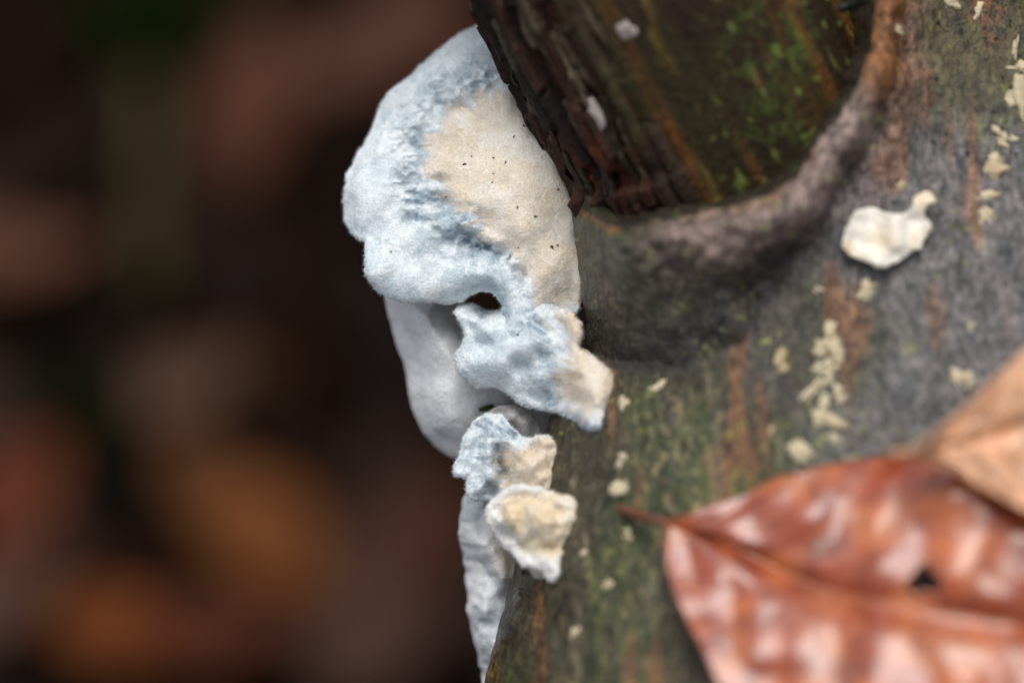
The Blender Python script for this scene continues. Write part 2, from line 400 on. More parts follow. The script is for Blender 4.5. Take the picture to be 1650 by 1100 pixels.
# branch stub
def stub_axis(py):
    return P(1095 + .5 * (py - 165), py, np.interp(py, [-500, 0, 165, 330, 450], [.8, .05, -.3, -.75, -1.5]))
spy = np.linspace(470, -420, 330); ax = stub_axis(spy)
tn = np.gradient(ax, axis=0); tn /= np.linalg.norm(tn, axis=1, keepdims=True)
sa = np.cross(np.array([0, 0, 1.0]), tn); sa /= np.linalg.norm(sa, axis=1, keepdims=True); sa = -sa     # points right in view
sb = np.cross(tn, sa); sb = np.where((sb[:, 2:] < 0), -sb, sb)                                           # points to the lens
th = np.linspace(0, 2 * np.pi, 420, endpoint=False); S, T = np.meshgrid(np.arange(len(spy)) * .0175, th, indexing='ij')
PYs = np.repeat(spy[:,None], len(th), 1)
left = sstep(.15, .75, -np.cos(T) + .15 * noise(S * .8, T * 2, 0, 40))                                  # rotten torn flank
tx, ty = np.cos(T) * 1.7, np.sin(T) * 1.7
rad = 1.64 + .62 * np.cos(T).clip(0)
TW = T + .10 * noise(S * .7, T * 1.5, 0, 52) + .03 * noise(S * 3, T * 4, 0, 53)
si = np.floor(TW * 8.5); fr = TW * 8.5 - si; h1 = _hash(si, si * 0, si * 0, 54); ln = .45 + .5 * (h1 * .5 + .5); sg = S / ln + h1 * 7 + .15 * noise(TW * 9, S * 5, 0, 57)
seg = np.floor(sg); fs = sg - seg; hh = _hash(si, seg, si * 0, 55); hc = _hash(si, seg, si * 0 + 3, 56)
groove = sstep(.16, .0, np.minimum(fr, 1 - fr)) ; crack = sstep(.06, .0, np.minimum(fs, 1 - fs)) * (hc > -.2)
strand = fbm(tx * 4.2, ty * 4.2, S * .55, 41, 4)
rad = rad + left * (.10 * strand + .13 * hh - .13 * groove - .09 * crack + .035 * fbm(tx * 12, ty * 12, S * 4, 43, 3))
rad = rad + (1 - left) * (.05 * fbm(tx * 3, ty * 3, S * .35, 44, 4) + .018 * fbm(tx * 9, ty * 9, S * .8, 45, 3))
rad = rad + left * .10 * sstep(178, 200, PYs) * sstep(330, 220, PYs) - .12 * left * sstep(150, 190, PYs) * sstep(200, 192, PYs)
SV = ax[:,None] + rad[...,None] * (np.cos(T)[...,None] * sa[:,None] + np.sin(T)[...,None] * sb[:,None])
SPX, SPY = unP(SV[...,0], SV[...,1], SV[...,2])
f1 = fbm(tx * 4.5, ty * 4.5, S * .35, 46, 4); f2 = fbm(tx * 7, ty * 7, S * .7, 47, 4); f3 = fbm(tx * 2, ty * 2, S * .6, 48, 3)
SC = np.zeros(SV.shape) + np.array([.024, .013, .006])
SC = mix(SC, np.array([.125, .05, .011]), sstep(-.08, .36, f1) * (1 - left) * .85)
SC = mix(SC, np.array([.21, .14, .03]), sstep(.34, .5, fbm(tx * 3.2, ty * 3.2, S * .9, 58, 3)) * (1 - left) * .75)
SC = mix(SC, np.array([.03, .024, .007]), sstep(.05, .45, f3) * (1 - left) * .6)
gm = .4 * np.clip(blob(SPX, SPY, 1250, 205, 45, 40) + blob(SPX, SPY, 1250, 60, 70, 60) + blob(SPX, SPY, 1240, 110, 60, 50) * .6, 0, 1)
SC = mix(SC, np.array([.075, .11, .018]), gm * 1.6 * sstep(-.1, .3, fbm(tx * 14, ty * 14, S * 12, 49, 3)))
yg = sstep(.5, .75, noise(tx * 14, ty * 14, S * 11, 50) + .25 * f2) * sstep(1100, 1200, SPX); SC = mix(SC, np.array([.20, .24, .05]), yg * .5)
SC = mix(SC, np.array([.020, .012, .008]), left)
SC = mix(SC, np.array([.14, .105, .07]), left * sstep(.3, .9, hc) * .7)
SC = mix(SC, np.array([.15, .12, .09]), left * sstep(.30, .18, np.minimum(fr, 1 - fr)) * sstep(.16, .2, np.minimum(fr, 1 - fr)) * sstep(0, .3, strand) * .6)
SC = mix(SC, np.array([.05, .017, .009]), left * sstep(-.3, -.7, hc) * .7)
SC = mix(SC, np.array([.12, .03, .016]), left * np.clip(blob(SPX, SPY, 950, 275, 55, 55) + .8 * blob(SPX, SPY, 880, 10, 30, 16), 0, 1) * sstep(-.2, .3, f2) * .9)
SC = mix(SC, np.array([.008, .006, .005]), left * np.clip(groove + crack, 0, 1) * .5)
SC = mix(SC, np.array([.09, .085, .02]), left * sstep(.3, .5, f3) * .5)
stub = mesh_obj('branch_stub', to_world(SV.reshape(-1, 3)), grid_faces(len(spy), len(th), True), M['stub'], log, SC.reshape(-1, 3))

# torn splinters on the rotten flank
rng = np.random.default_rng(4)
for i in range(46):
    py0 = rng.uniform(-60, 300); th0 = math.pi - rng.uniform(-.25, 1.25); L = rng.uniform(25, 110); w = rng.uniform(.018, .055)
    if i < 8: th0 = math.pi - rng.uniform(-.3, .25); py0 = 40 * i - 20
    q = []; tilt = rng.uniform(-.05, .08); L *= 1.2
    for s_ in np.linspace(0, 1, 9):
        k = int(np.interp(py0 + L * (s_ - .5), spy[::-1], np.arange(len(spy))[::-1])); tw = th0 + .03 * math.sin(i + s_ * 2)
        r0 = 1.62 + tilt * (s_ - .3) + .02 * rng.uniform(-1, 1)
        q.append(ax[k] + r0 * (math.cos(tw) * sa[k] + math.sin(tw) * sb[k]))
    prof = np.array([.55, .9, 1, .95, 1, .9, 1, .8, .35]) * (1 + .15 * rng.uniform(-1, 1, 9))
    V, F = tube(q, w * 1.35 * prof, 5)
    V = V + .02 * np.stack([noise(V[:,0] * 9, V[:,1] * 9, V[:,2] * 9, 60 + c) for c in range(3)], 1)
    c0 = [np.array([.11, .08, .05]), np.array([.05, .03, .018]), np.array([.05, .018, .009]), np.array([.05, .036, .015])][rng.integers(4)] * .75
    mesh_obj('splinter', to_world(V), F, M['splinter'], log, np.repeat(c0[None] * rng.uniform(.7, 1.2), len(V), 0), smooth=False)

# dark wet nub closing the collar's upper end
q = P(np.array([1352, 1366, 1382, 1394]), np.array([14, 9, 7, -4]), zlog(np.array([1385., 1385, 1388, 1392]), np.array([40., 40, 40, 40])) + .1)
V, F = tube(smooth_poly(q, 2, False), .055, 8); mesh_obj('collar_scar', to_world(V), F, M['splinter'], log, np.repeat([[.012, .012, .011]], len(V), 0))

# black pinhead fruiting dots on the bark
dv, df, kk = [], [], 0
bm_pts = [(1018,655),(1030,672),(1055,660),(1090,670),(1062,700),(1100,690),(1040,690),(1080,762),(1012,690),(1457,68),(1548,60),(1560,66),(1588,64),(1572,78),(1555,157),(1441,326),(1483,205),(935,1015),(906,1040),(912,985),(858,1035),(905,965),(860,1048),(1050,610),(1275,500),(1530,460),(1540,466),(1240,500)]
for (a, b_) in bm_pts + [(rng.uniform(1000, 1120), rng.uniform(600, 900)) for _ in range(40)] + [(rng.uniform(1420, 1650), rng.uniform(20, 300)) for _ in range(40)] + [(rng.uniform(820, 1050), rng.uniform(880, 1100)) for _ in range(25)]:
    z = float(zlog(np.array([a]), np.array([b_]))[0]); c = P(a, b_, z + .01); r = rng.uniform(.008, .026)
    u, v = np.meshgrid(np.linspace(0, 2 * np.pi, 8, endpoint=False), np.linspace(-1.2, 1.57, 5), indexing='ij')
    V = np.stack([np.cos(v) * np.cos(u), np.cos(v) * np.sin(u), np.sin(v)], -1).transpose(1, 0, 2).reshape(-1, 3) * r + c
    dv.append(V); df.append(grid_faces(5, 8, True) + kk); kk += len(V)
o = mesh_obj('pinhead_dots', to_world(np.vstack(dv)), np.vstack(df), M['dot'], log); o['kind'] = 'stuff'

# ------------------------------------------------------------------ bracket fungi
def slab(poly_px, z0, zmfun, rfun, h=0.016, zr=1.0, jag=0.012, seed=0, sm=3, extra=None):
    """rounded sheet with the given outline; zmfun/rfun take (px,py,d). Returns V, F, px, py, d"""
    poly = smooth_poly(poly_px, sm); p3 = P(poly[:,0], poly[:,1], z0)[:, :2]
    lo, hi = p3.min(0) - .12, p3.max(0) + .12
    xs = np.arange(lo[0], hi[0], h); yy = np.arange(lo[1], hi[1], h); zs = np.arange(z0 - zr, z0 + zr, h)
    gx, gy = np.meshgrid(xs, yy, indexing='ij'); d = sdf(gx, gy, p3)
    d = d + jag * fbm(gx * 9, gy * 9, 0, seed + 70, 3) * 2 + jag * .8 * fbm(gx * 28, gy * 28, 0, seed + 71, 2)
    px, py = unP(gx, gy, z0); zm = zmfun(px, py, d); r = rfun(px, py, d)
    f = np.sqrt(np.maximum(r - d, 0)[..., None] ** 2 + (zs[None, None] - zm[..., None]) ** 2) - r[..., None]
    if extra is not None: f = extra(f, gx, gy, zs)
    f[:, :, 0] = np.maximum(f[:, :, 0], .01); f[:, :, -1] = np.maximum(f[:, :, -1], .01)
    V, F = surface_nets(f.astype(np.float32), (xs[0], yy[0], zs[0]), h); V = laplace(V, F, 2, .5)
    vp, vq = unP(V[:,0], V[:,1], V[:,2]); dv_ = sdf(V[:,0], V[:,1], p3)
    return V, F, vp, vq, dv_

def ridge(px, py, path, w):
    return np.exp(-(dist_line(px, py, path)[0] / w) ** 2)

WHITE, PALE, BLUE, DEEP, CREAM, TAN, PINKY = [np.array(c) for c in ([.78, .83, .85], [.56, .65, .69], [.30, .39, .46], [.10, .17, .235], [.85, .77, .64], [.72, .59, .43], [.62, .53, .46])]

def zone_colour(V, px, py, cream_poly, centre, blues, deeps, seed, soft=14, band=26, tans=()):
    """cream heart, streaky blue-grey belt, white margin"""
    ang = np.arctan2(py - centre[1], px - centre[0]); rr = np.hypot(px - centre[0], py - centre[1])
    streak = fbm(np.cos(ang) * 22, np.sin(ang) * 22, rr / 70, seed + 80, 4)
    nz = fbm(V[:,0] * 3, V[:,1] * 3, V[:,2] * 3, seed + 81, 4); nf = fbm(V[:,0] * 11, V[:,1] * 11, V[:,2] * 11, seed + 82, 4)
    d = sdf(px, py, smooth_poly(cream_poly, 2)) + streak * 30 + nz * 14
    c = mix(np.zeros((len(V), 3)) + WHITE, PALE, sstep(-.1, .45, nz + .4 * nf) * .75)
    bl = np.exp(-((d + 12) / band) ** 2) * sstep(-.35, .25, nz + .5 * nf + .3 * streak)
    for (x, y, a, b, g, k) in blues: bl = np.maximum(bl, blob(px, py, x, y, a, b, g) * k * sstep(-.5, .1, nf + .3 * streak))
    c = mix(c, BLUE, np.clip(bl * (.75 + .9 * streak), 0, 1) * .9)
    cr = sstep(-soft * .6, soft, d)
    heart = mix(np.zeros((len(V), 3)) + CREAM, np.array([.88, .83, .75]), sstep(-.25, .25, nz))
    heart = mix(heart, TAN, sstep(.05, .5, fbm(V[:,0] * 4, V[:,1] * 4, V[:,2] * 4, seed + 83, 4)) * .35)
    heart = mix(heart, PINKY, sstep(40, 0, d) * .55)
    for (x, y, a, b, g, k) in tans: heart = mix(heart, TAN, blob(px, py, x, y, a, b, g) * k)
    c = mix(c, heart, cr)
    dp = np.zeros(len(V))
    for (x, y, a, b, g, k) in deeps: dp = np.maximum(dp, blob(px, py, x, y, a, b, g) * k * sstep(-.35, .25, nf + .6 * streak))
    c = mix(c, DEEP, np.clip(dp, 0, 1))
    return np.clip(c, .01, .9), d, cr, nf, nz

CAP = [(790,15),(765,30),(735,45),(700,75),(665,105),(632,133),(607,158),(602,180),(590,215),(570,245),(553,282),(547,312),(551,345),(559,372),(575,386),(588,387),(587,412),(590,440),(599,464),(622,480),(645,489),(668,489),(690,485),(715,491),(741,488),(758,476),(776,468),(795,473),(806,492),(816,512),(826,545),(850,560),(872,545),(892,535),(915,528),(935,500),(950,440),(965,330),(960,200),(920,80),(860,20)]
CREAM1 = [(850,130),(800,142),(755,158),(715,183),(692,218),(684,262),(690,292),(716,314),(748,342),(768,372),(792,398),(826,420),(842,455),(850,500),(930,510),(980,400),(960,250),(900,140)]
RIM = smooth_poly([(606,446),(650,468),(700,462),(735,452),(775,438),(812,448),(832,474),(840,510)], 2, False)
LEDGE = smooth_poly([(588,388),(615,372),(640,345),(650,310)], 2, False)
def cap_zm(px, py, d):
    y = (550 - py) * K; x = (px - 825) * K
    z = -.30 - .16 * np.maximum(y - .8, 0) - .10 * np.maximum(-.2 - x, 0) * 0
    z = z + .15 * ridge(px, py, RIM, 34) + .035 * noise(px / 30, py / 30, 0, 90) * sstep(.0, .3, d) + .055 * noise(px / 60, py / 60, 0, 91)
    z = z + .10 * np.exp(-((sdf(px, py, smooth_poly(CREAM1, 1)) + 20) / 45) ** 2) * noise(px / 32, py / 30, 2, 92)
    z = z - .16 * blob(px, py, 668, 352, 16, 12) - .15 * blob(px, py, 782, 400, 40, 10, 15) - .12 * blob(px, py, 715, 330, 30, 14, 20)
    z = z + .10 * sstep(0, 14, (py - np.interp(px, LEDGE[:,0], LEDGE[:,1]))) * blob(px, py, 610, 410, 70, 60) + .07 * blob(px, py, 590, 320, 50, 60)
    z = z + .26 * blob(px, py, 850, 330, 90, 150) - .22 * sstep(.35, 0, d) ** 2 * sstep(420, 330, py) + .12 * blob(px, py, 845, 530, 30, 40)
    z = z + .035 * fbm(px / 16, py / 16, 4, 93, 3) * np.exp(-((sdf(px, py, smooth_poly(CREAM1, 1)) + 25) / 40) ** 2)
    rg = 1 - np.abs(fbm(px / 22, py / 15, 8, 94, 3)) * 2.2; z = z + .06 * np.clip(rg, 0, 1) ** 2 * np.exp(-((sdf(px, py, smooth_poly(CREAM1, 1)) + 30) / 34) ** 2)
    return z
HOOK = smooth_poly([(690,462),(740,450),(776,436),(812,444),(832,470),(838,500),(832,530),(822,552)], 2, False)
def hook_union(f, gx, gy, zs):
    hp = P(HOOK[:,0], HOOK[:,1], -.1)[:, :2]; d2, t = dist_line(gx, gy, hp)
    zc = np.interp(t, [0, .3, .6, .85, 1], [-.16, -.06, .0, .02, -.05]); rr = np.interp(t, [0, .3, .7, 1], [.10, .13, .15, .12])
    g = np.sqrt(d2[..., None] ** 2 + (zs[None, None] - zc[..., None]) ** 2) - rr[..., None]
    k = .09; h = np.clip(.5 + .5 * (f - g) / k, 0, 1); return f * (1 - h) + g * h - k * h * (1 - h)
def add_fuzz(parent, V, N, col, n, seed, Lr=(.014, .04), top=-.3, lie=None):
    r_ = np.random.default_rng(seed); ok = np.flatnonzero(N[:,2] > top); i = r_.choice(ok, n); p = V[i] + r_.normal(0, .006, (n, 3)); nn = N[i]
    dr = nn + r_.normal(0, .55, (n, 3))
    if lie is not None: dr = dr * (1 - lie[i])[:,None] + (np.stack([-(V[i,0] - .55), -(V[i,1] - 1.6), 0 * p[:,0]], 1) / 1.5 + nn * .35 + r_.normal(0, .3, (n, 3))) * lie[i][:,None]
    dr /= np.linalg.norm(dr, axis=1, keepdims=True); L = r_.uniform(*Lr, n)[:,None]; sd_ = np.cross(dr, r_.normal(0, 1, (n, 3))); sd_ /= np.linalg.norm(sd_, axis=1, keepdims=True) + 1e-9
    VV = np.stack([p - nn * .006 - sd_ * .0022, p - nn * .006 + sd_ * .0022, p + dr * L], 1).reshape(-1, 3); FF = np.arange(3 * n).reshape(-1, 3)
    o_ = mesh_obj('fuzz', to_world(VV), FF, M['fuzz'], parent, np.repeat(np.clip(col[i] * 1.04, 0, .9), 3, 0)); o_['kind'] = 'stuff'
fung = thing('bracket_fungus', 'large bluish-white bracket fungus with cream centre, tucked behind the branch stub', 'bracket fungus', to_world(P(900, 450, -.9)))
V, F, vp, vq, vd = slab(CAP, -.25, cap_zm, lambda px, py, d: .075 + .20 * sstep(.05, 1.0, d), seed=1, zr=1.15, extra=hook_union)
N = vnormals(V, F); V = V + N * (.005 * fbm(V[:,0] * 14, V[:,1] * 14, V[:,2] * 14, 95, 3))[:,None]
col, dcr, cr, nf, nz = zone_colour(V, vp, vq, CREAM1, (900, 320),
    [(672,352,30,16,10,.9),(705,325,40,16,20,.55),(720,390,60,22,10,.5),(770,130,60,22,-20,.9),(700,235,18,60,10,.6),(660,150,30,30,0,.3),(650,455,60,18,0,.35),(800,440,40,20,20,.35),(570,330,12,30,0,.3)],
    [(785,400,36,9,12,1.3),(758,384,24,9,25,.8),(815,413,24,8,15,1.1),(838,440,8,26,-25,.9),(745,350,16,12,20,.6),(765,335,20,8,30,.6),(665,350,9,7,0,.5),(700,352,10,7,0,.35),(798,118,12,8,0,.45),(708,290,8,14,0,.3)], 1,
    tans=[(770,330,60,30,40,.4),(700,270,16,50,0,.3)])
hk = np.exp(-(dist_line(vp, vq, HOOK)[0] / 22) ** 2); col = mix(col, mix(np.zeros((len(V), 3)) + WHITE, PALE, sstep(-.2, .4, nf + .5 * nz)), hk * .95)
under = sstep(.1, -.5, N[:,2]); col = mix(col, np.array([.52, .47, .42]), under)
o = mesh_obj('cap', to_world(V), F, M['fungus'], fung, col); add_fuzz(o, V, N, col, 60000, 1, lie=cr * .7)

LOBE = [(728,500),(738,491),(752,488),(766,489),(782,498),(802,500),(822,488),(850,486),(885,490),(915,496),(925,512),(936,522),(938,545),(930,560),(948,568),(974,588),(992,613),(992,638),(976,660),(966,672),(968,688),(952,694),(934,686),(918,670),(886,664),(845,658),(822,640),(806,626),(772,626),(746,612),(731,590),(730,572),(742,555),(747,540),(742,522),(732,512)]
CREAM2 = [(905,495),(880,510),(905,535),(915,560),(895,590),(893,625),(915,655),(940,668),(990,680),(1010,640),(1000,590),(940,550),(950,520),(930,490)]
def lobe_zm(px, py, d):
    t = sstep(830, 985, px)
    z = -.12 + .80 * t - .30 * blob(px, py, 780, 500, 26, 14) + .10 * noise(px / 30, py / 28, 0, 100) * sstep(0, .2, d) + .02 * fbm(px / 15, py / 15, 0, 101, 3)
    return z + .32 * blob(px, py, 955, 678, 30, 26) + .16 * blob(px, py, 855, 540, 22, 40, 0) - .12 * blob(px, py, 872, 572, 24, 12, 40) + .12 * blob(px, py, 955, 615, 28, 30) + .10 * blob(px, py, 790, 590, 40, 24) - .2 * sstep(520, 480, py) * sstep(830, 790, px) - .15 * sstep(525, 490, py) * sstep(860, 900, px)
V, F, vp, vq, vd = slab(LOBE, .1, lobe_zm, lambda px, py, d: .10 + .13 * sstep(.05, .5, d), h=.014, seed=2, zr=.95)
N = vnormals(V, F); V = V + N * (.006 * fbm(V[:,0] * 14, V[:,1] * 14, V[:,2] * 14, 105, 3))[:,None]
col, *_ = zone_colour(V, vp, vq, CREAM2, (985, 610), [(776,508,14,12,0,.95),(765,520,20,16,0,.5),(800,545,16,8,20,.7),(865,530,30,40,0,.55),(885,590,40,16,-30,.85),(870,570,20,12,0,.8),(830,590,30,20,0,.35),(815,600,10,8,0,.6)],
                      [(776,509,6,5,0,.55),(873,572,12,5,30,.5),(895,513,22,5,10,.5),(868,615,16,4,-30,.3)], 2, soft=12, band=18, tans=[(920,610,20,40,0,.4),(980,610,20,30,0,.45),(925,520,14,20,0,.6)])
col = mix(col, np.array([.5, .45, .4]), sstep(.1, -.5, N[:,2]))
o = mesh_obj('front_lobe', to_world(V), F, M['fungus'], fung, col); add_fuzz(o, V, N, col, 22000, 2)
# ragged fringe where the lobe tears off the bark
for (a, b_, dx, dy) in [(926,516,14,8),(934,523,6,-8),(930,548,12,14),(946,570,10,4),(921,508,10,-2)]:
    q = P(np.array([a - dx, a, a + dx * .5]), np.array([b_ - dy * .3, b_, b_ + dy * .4]), np.array([.05, .2, .3]) + .1)
    VV, FF = tube(q, [.07, .045, .008], 6); mesh_obj('torn_fringe', to_world(VV), FF, M['crumb'], fung, np.repeat([[.68, .55, .38]], len(VV), 0))

# grey sheet hanging behind: its own bracket
SHEET = [(640,450),(618,470),(622,500),(637,555),(652,592),(657,640),(671,682),(696,718),(735,745),(790,745),(850,720),(905,715),(945,670),(940,610),(880,590),(825,560),(790,535),(765,508),(748,492),(735,470),(715,450)]
hang = thing('hanging_bracket', 'smooth pale grey bracket sheet hanging behind the blue-white lobes', 'bracket fungus', to_world(P(860, 600, -1.6)))
def sheet_zm(px, py, d):
    return -1.15 + .55 * (1 - np.exp(-np.maximum(d, 0) / .45)) - .25 * sstep(780, 880, px) + .05 * noise(px / 40, py / 40, 0, 110) - .12 * sstep(60, 0, dist_line(px, py, [(770, 640), (800, 668), (850, 690)])[0]) + .0 * px
V, F, vp, vq, vd = slab(SHEET, -1.0, sheet_zm, lambda px, py, d: .10 + .14 * sstep(.05, .6, d), h=.02, jag=.006, seed=3)
nz = fbm(V[:,0] * 2, V[:,1] * 2, V[:,2] * 2, 111, 4); col = mix(np.zeros((len(V), 3)) + np.array([.68, .70, .71]), np.array([.54, .56, .58]), sstep(-.1, .5, nz)); col = mix(col, np.array([.74, .75, .76]), sstep(.2, .02, vd) * .7)
mesh_obj('cap', to_world(V), F, M['pore'], hang, col)

# lower pair: crusty torn bracket and the cream knob fused under it
low = thing('lower_bracket', 'small ragged bracket with torn blue-grey crust and tan flesh, beneath the large cap', 'bracket fungus', to_world(P(880, 740, -.4)))
CRUST = [(752,695),(764,676),(786,664),(808,668),(826,690),(850,706),(876,697),(893,704),(903,735),(905,765),(898,795),(888,820),(850,838),(812,828),(795,806),(770,809),(752,802),(749,784),(748,770),(733,771),(729,758),(738,736),(744,712)]
CREAM3 = [(816,712),(800,735),(795,760),(812,790),(800,800),(815,825),(900,825),(920,760),(905,695),(860,705),(830,712)]
def crust_zm(px, py, d):
    z = -.05 + .42 * sstep(780, 905, px) + .14 * noise(px / 22, py / 22, 0, 120) * sstep(0, .15, d) + .03 * fbm(px / 14, py / 14, 0, 121, 2)
    return z - .22 * blob(px, py, 805, 745, 10, 34, -15) + .14 * blob(px, py, 862, 745, 26, 40) - .12 * blob(px, py, 838, 700, 20, 8)
V, F, vp, vq, vd = slab(CRUST, .15, crust_zm, lambda px, py, d: .07 + .15 * sstep(.03, .4, d), h=.012, jag=.012, seed=4, zr=.8)
N = vnormals(V, F); V = V + N * (.005 * fbm(V[:,0] * 16, V[:,1] * 16, V[:,2] * 16, 125, 3))[:,None]
col, *_ = zone_colour(V, vp, vq, CREAM3, (900, 760), [(785,690,40,30,0,.75),(775,720,40,30,0,.45),(795,770,20,20,0,.7),(775,790,26,18,0,.7),(815,745,14,30,-10,.5)],
                      [(802,742,7,22,-10,.8),(812,758,16,6,-20,.75),(788,778,12,6,30,.5),(800,718,8,14,0,.5)], 4, soft=8, band=14, tans=[(870,740,50,60,0,.45),(810,735,16,20,0,.5),(880,710,20,14,0,.5)])
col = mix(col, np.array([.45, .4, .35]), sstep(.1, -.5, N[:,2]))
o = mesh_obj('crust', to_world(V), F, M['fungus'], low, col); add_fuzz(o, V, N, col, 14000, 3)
# thin grey flap curling behind the crust
FLAP = [(770,680),(790,656),(820,650),(848,660),(868,680),(874,700),(866,712),(835,716),(800,712),(775,700)]
V, F, vp, vq, vd = slab(FLAP, -.3, lambda px, py, d: -.35 + .12 * blob(px, py, 825, 672, 30, 18) + .04 * noise(px / 18, py / 18, 0, 130), lambda px, py, d: .028 + .03 * sstep(.02, .2, d), h=.013, jag=.014, seed=5, zr=.5)
nz = fbm(V[:,0] * 6, V[:,1] * 6, V[:,2] * 6, 131, 3); mesh_obj('flap', to_world(V), F, M['pore'], low, mix(np.zeros((len(V), 3)) + np.array([.46, .46, .45]), np.array([.36, .30, .24]), sstep(0, .5, nz)))
KNOB = [(800,796),(820,784),(850,780),(878,784),(900,793),(922,798),(936,812),(939,828),(930,850),(913,874),(903,897),(903,918),(895,931),(884,928),(872,915),(858,913),(838,907),(822,889),(808,874),(790,858),(783,843),(781,826),(788,812)]
CREAM4 = [(812,806),(835,800),(900,790),(945,800),(950,835),(925,870),(900,900),(870,898),(840,885),(822,862),(808,838)]
def knob_zm(px, py, d):
    return .42 + .55 * sstep(800, 930, px) + .30 * sstep(860, 920, py) + .10 * noise(px / 20, py / 20, 0, 140) * sstep(0, .15, d) + .14 * blob(px, py, 850, 840, 34, 30) + .025 * fbm(px / 9, py / 9, 0, 141, 3)
V, F, vp, vq, vd = slab(KNOB, .62, knob_zm, lambda px, py, d: .09 + .17 * sstep(.03, .4, d), h=.012, jag=.016, seed=6, zr=.75)
N = vnormals(V, F); V = V + N * (.009 * fbm(V[:,0] * 15, V[:,1] * 15, V[:,2] * 15, 145, 3))[:,None]
nz = fbm(V[:,0] * 5, V[:,1] * 5, V[:,2] * 5, 146, 4); dk = sdf(vp, vq, smooth_poly(CREAM4, 2)) + nz * 10
col = mix(np.zeros((len(V), 3)) + np.array([.82, .81, .78]), np.array([.82, .72, .54]), sstep(-8, 10, dk)); col = mix(col, np.array([.70, .56, .38]), sstep(-8, 10, dk) * sstep(.0, .45, nz) * .6); col = mix(col, np.array([.82, .78, .70]), sstep(-4, 8, dk) * sstep(.05, .4, -nz) * .7)
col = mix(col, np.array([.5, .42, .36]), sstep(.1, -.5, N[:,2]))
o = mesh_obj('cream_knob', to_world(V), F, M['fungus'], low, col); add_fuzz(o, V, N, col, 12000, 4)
SPOUT = [(848,905),(862,900),(880,905),(892,915),(897,930),(884,938),(868,936),(857,926)]
V, F, vp, vq, vd = slab(SPOUT, .8, lambda px, py, d: .82 + 0 * px, lambda px, py, d: .06 + .05 * sstep(.02, .1, d), h=.012, jag=.02, seed=7, zr=.4)
mesh_obj('tubes_edge', to_world(V), F, M['pore'], low, np.repeat([[.50, .45, .40]], len(V), 0))

# pale strip bracket running down the log's flank
STRIP = [(770,770),(748,800),(741,822),(737,862),(747,905),(750,962),(757,1020),(772,1072),(778,1130),(782,1220),(850,1220),(870,1040),(868,930),(845,860),(815,800)]
strip = thing('resupinate_strip', 'knobbly white bracket strip creeping down the log flank under the cream knob', 'bracket fungus', to_world(P(840, 1000, -1.2)))
V, F, vp, vq, vd = slab(STRIP, -.75, lambda px, py, d: -.95 + .4 * (1 - np.exp(-np.maximum(d, 0) / .3)) + .14 * noise(px / 34, py / 40, 0, 150) + .06 * noise(px / 15, py / 15, 0, 151), lambda px, py, d: .09 + .12 * sstep(.03, .4, d), h=.018, jag=.012, seed=8, zr=.8)
nz = fbm(V[:,0] * 3, V[:,1] * 3, V[:,2] * 3, 152, 4); col = mix(np.zeros((len(V), 3)) + np.array([.72, .73, .74]), np.array([.46, .50, .53]), sstep(.0, .4, nz + .4 * blob(vp, vq, 795, 960, 16, 50)))
col = mix(col, np.array([.62, .52, .38]), blob(vp, vq, 815, 900, 16, 40) * .8)
mesh_obj('cap', to_world(V), F, M['pore'], strip, col)

# ------------------------------------------------------------------ things resting on fungus and bark
def lump_mesh(c, r, seed, flat=.6, stretch=(1, 1), ang=0, rough=.35, n=20):
    u, v = np.meshgrid(np.linspace(0, 2 * np.pi, n, endpoint=False), np.linspace(-math.pi / 2, math.pi / 2, n // 2 + 1), indexing='ij')
    s = np.stack([np.cos(v) * np.cos(u), np.cos(v) * np.sin(u), np.sin(v)], -1).transpose(1, 0, 2).reshape(-1, 3)
    s = s * (1 + rough * fbm(s[:,0] * 1.6 + seed * 7.1, s[:,1] * 1.6, s[:,2] * 1.6, seed, 3) * 1.6)[:,None]
    s[:,0] *= stretch[0]; s[:,1] *= stretch[1]; s[:,2] *= flat; ca, sn = math.cos(ang), math.sin(ang)
    s = np.stack([s[:,0] * ca - s[:,1] * sn, s[:,0] * sn + s[:,1] * ca, s[:,2]], 1)
    return s * r + c, grid_faces(n // 2 + 1, n, True)

# specks of dirt on the cream flesh
deps = None
def surf_z(objname_parent, px, py):
    return 0
SPECKS = [(748,265,6),(815,262,4),(795,254,4),(828,221,4),(844,203,5),(862,349,6),(834,334,4),(795,280,3),(760,252,3),(889,398,8),(899,306,5),(898,395,5),(836,399,3),(719,317,4),(630,406,4),(793,294,3),(915,303,4),(896,474,3),(835,540,4)]
caps_z = 0 and [o_ for o_ in fung.children if o_.name.startswith(('cap', 'front_lobe'))]
bpy.context.view_layer.update()
dg = bpy.context.evaluated_depsgraph_get()
camw = Vector(cam.location)
def hit(px, py):
    """the first surface of the place met along a line of sight: point in the modelling frame"""
    t = Vector(to_world(P(px, py, 0))); ok, loc, nor, *_ = scene.ray_cast(dg, camw, (t - camw).normalized())
    q = (np.array(loc) - np.array([0, 0, H0])) * 100
    return q @ ROT, np.array(nor) @ ROT
for i, (a, b_, r) in enumerate(SPECKS):
    q, nn = hit(a, b_)
    V, F = lump_mesh(q + nn * .003, r * .42 * K, i, .6, (1.3, .8), i * 1.3, .6, 8)
    tag(mesh_obj('dirt_speck', to_world(V), F, M['speck']), 'tiny dark dirt speck stuck on the pale bracket fungus', 'speck', 'dirt specks on the bracket fungus')
q, nn = hit(783, 657); V, F = tube([q + [-.08, -.02, .04], q + [0, .0, .06], q + [.09, .03, .03]], [.02, .034, .015], 7)
tag(mesh_obj('moss_fragment', to_world(V), F, M['moss']), 'small olive-green moss fragment lying on the grey hanging bracket', 'moss')

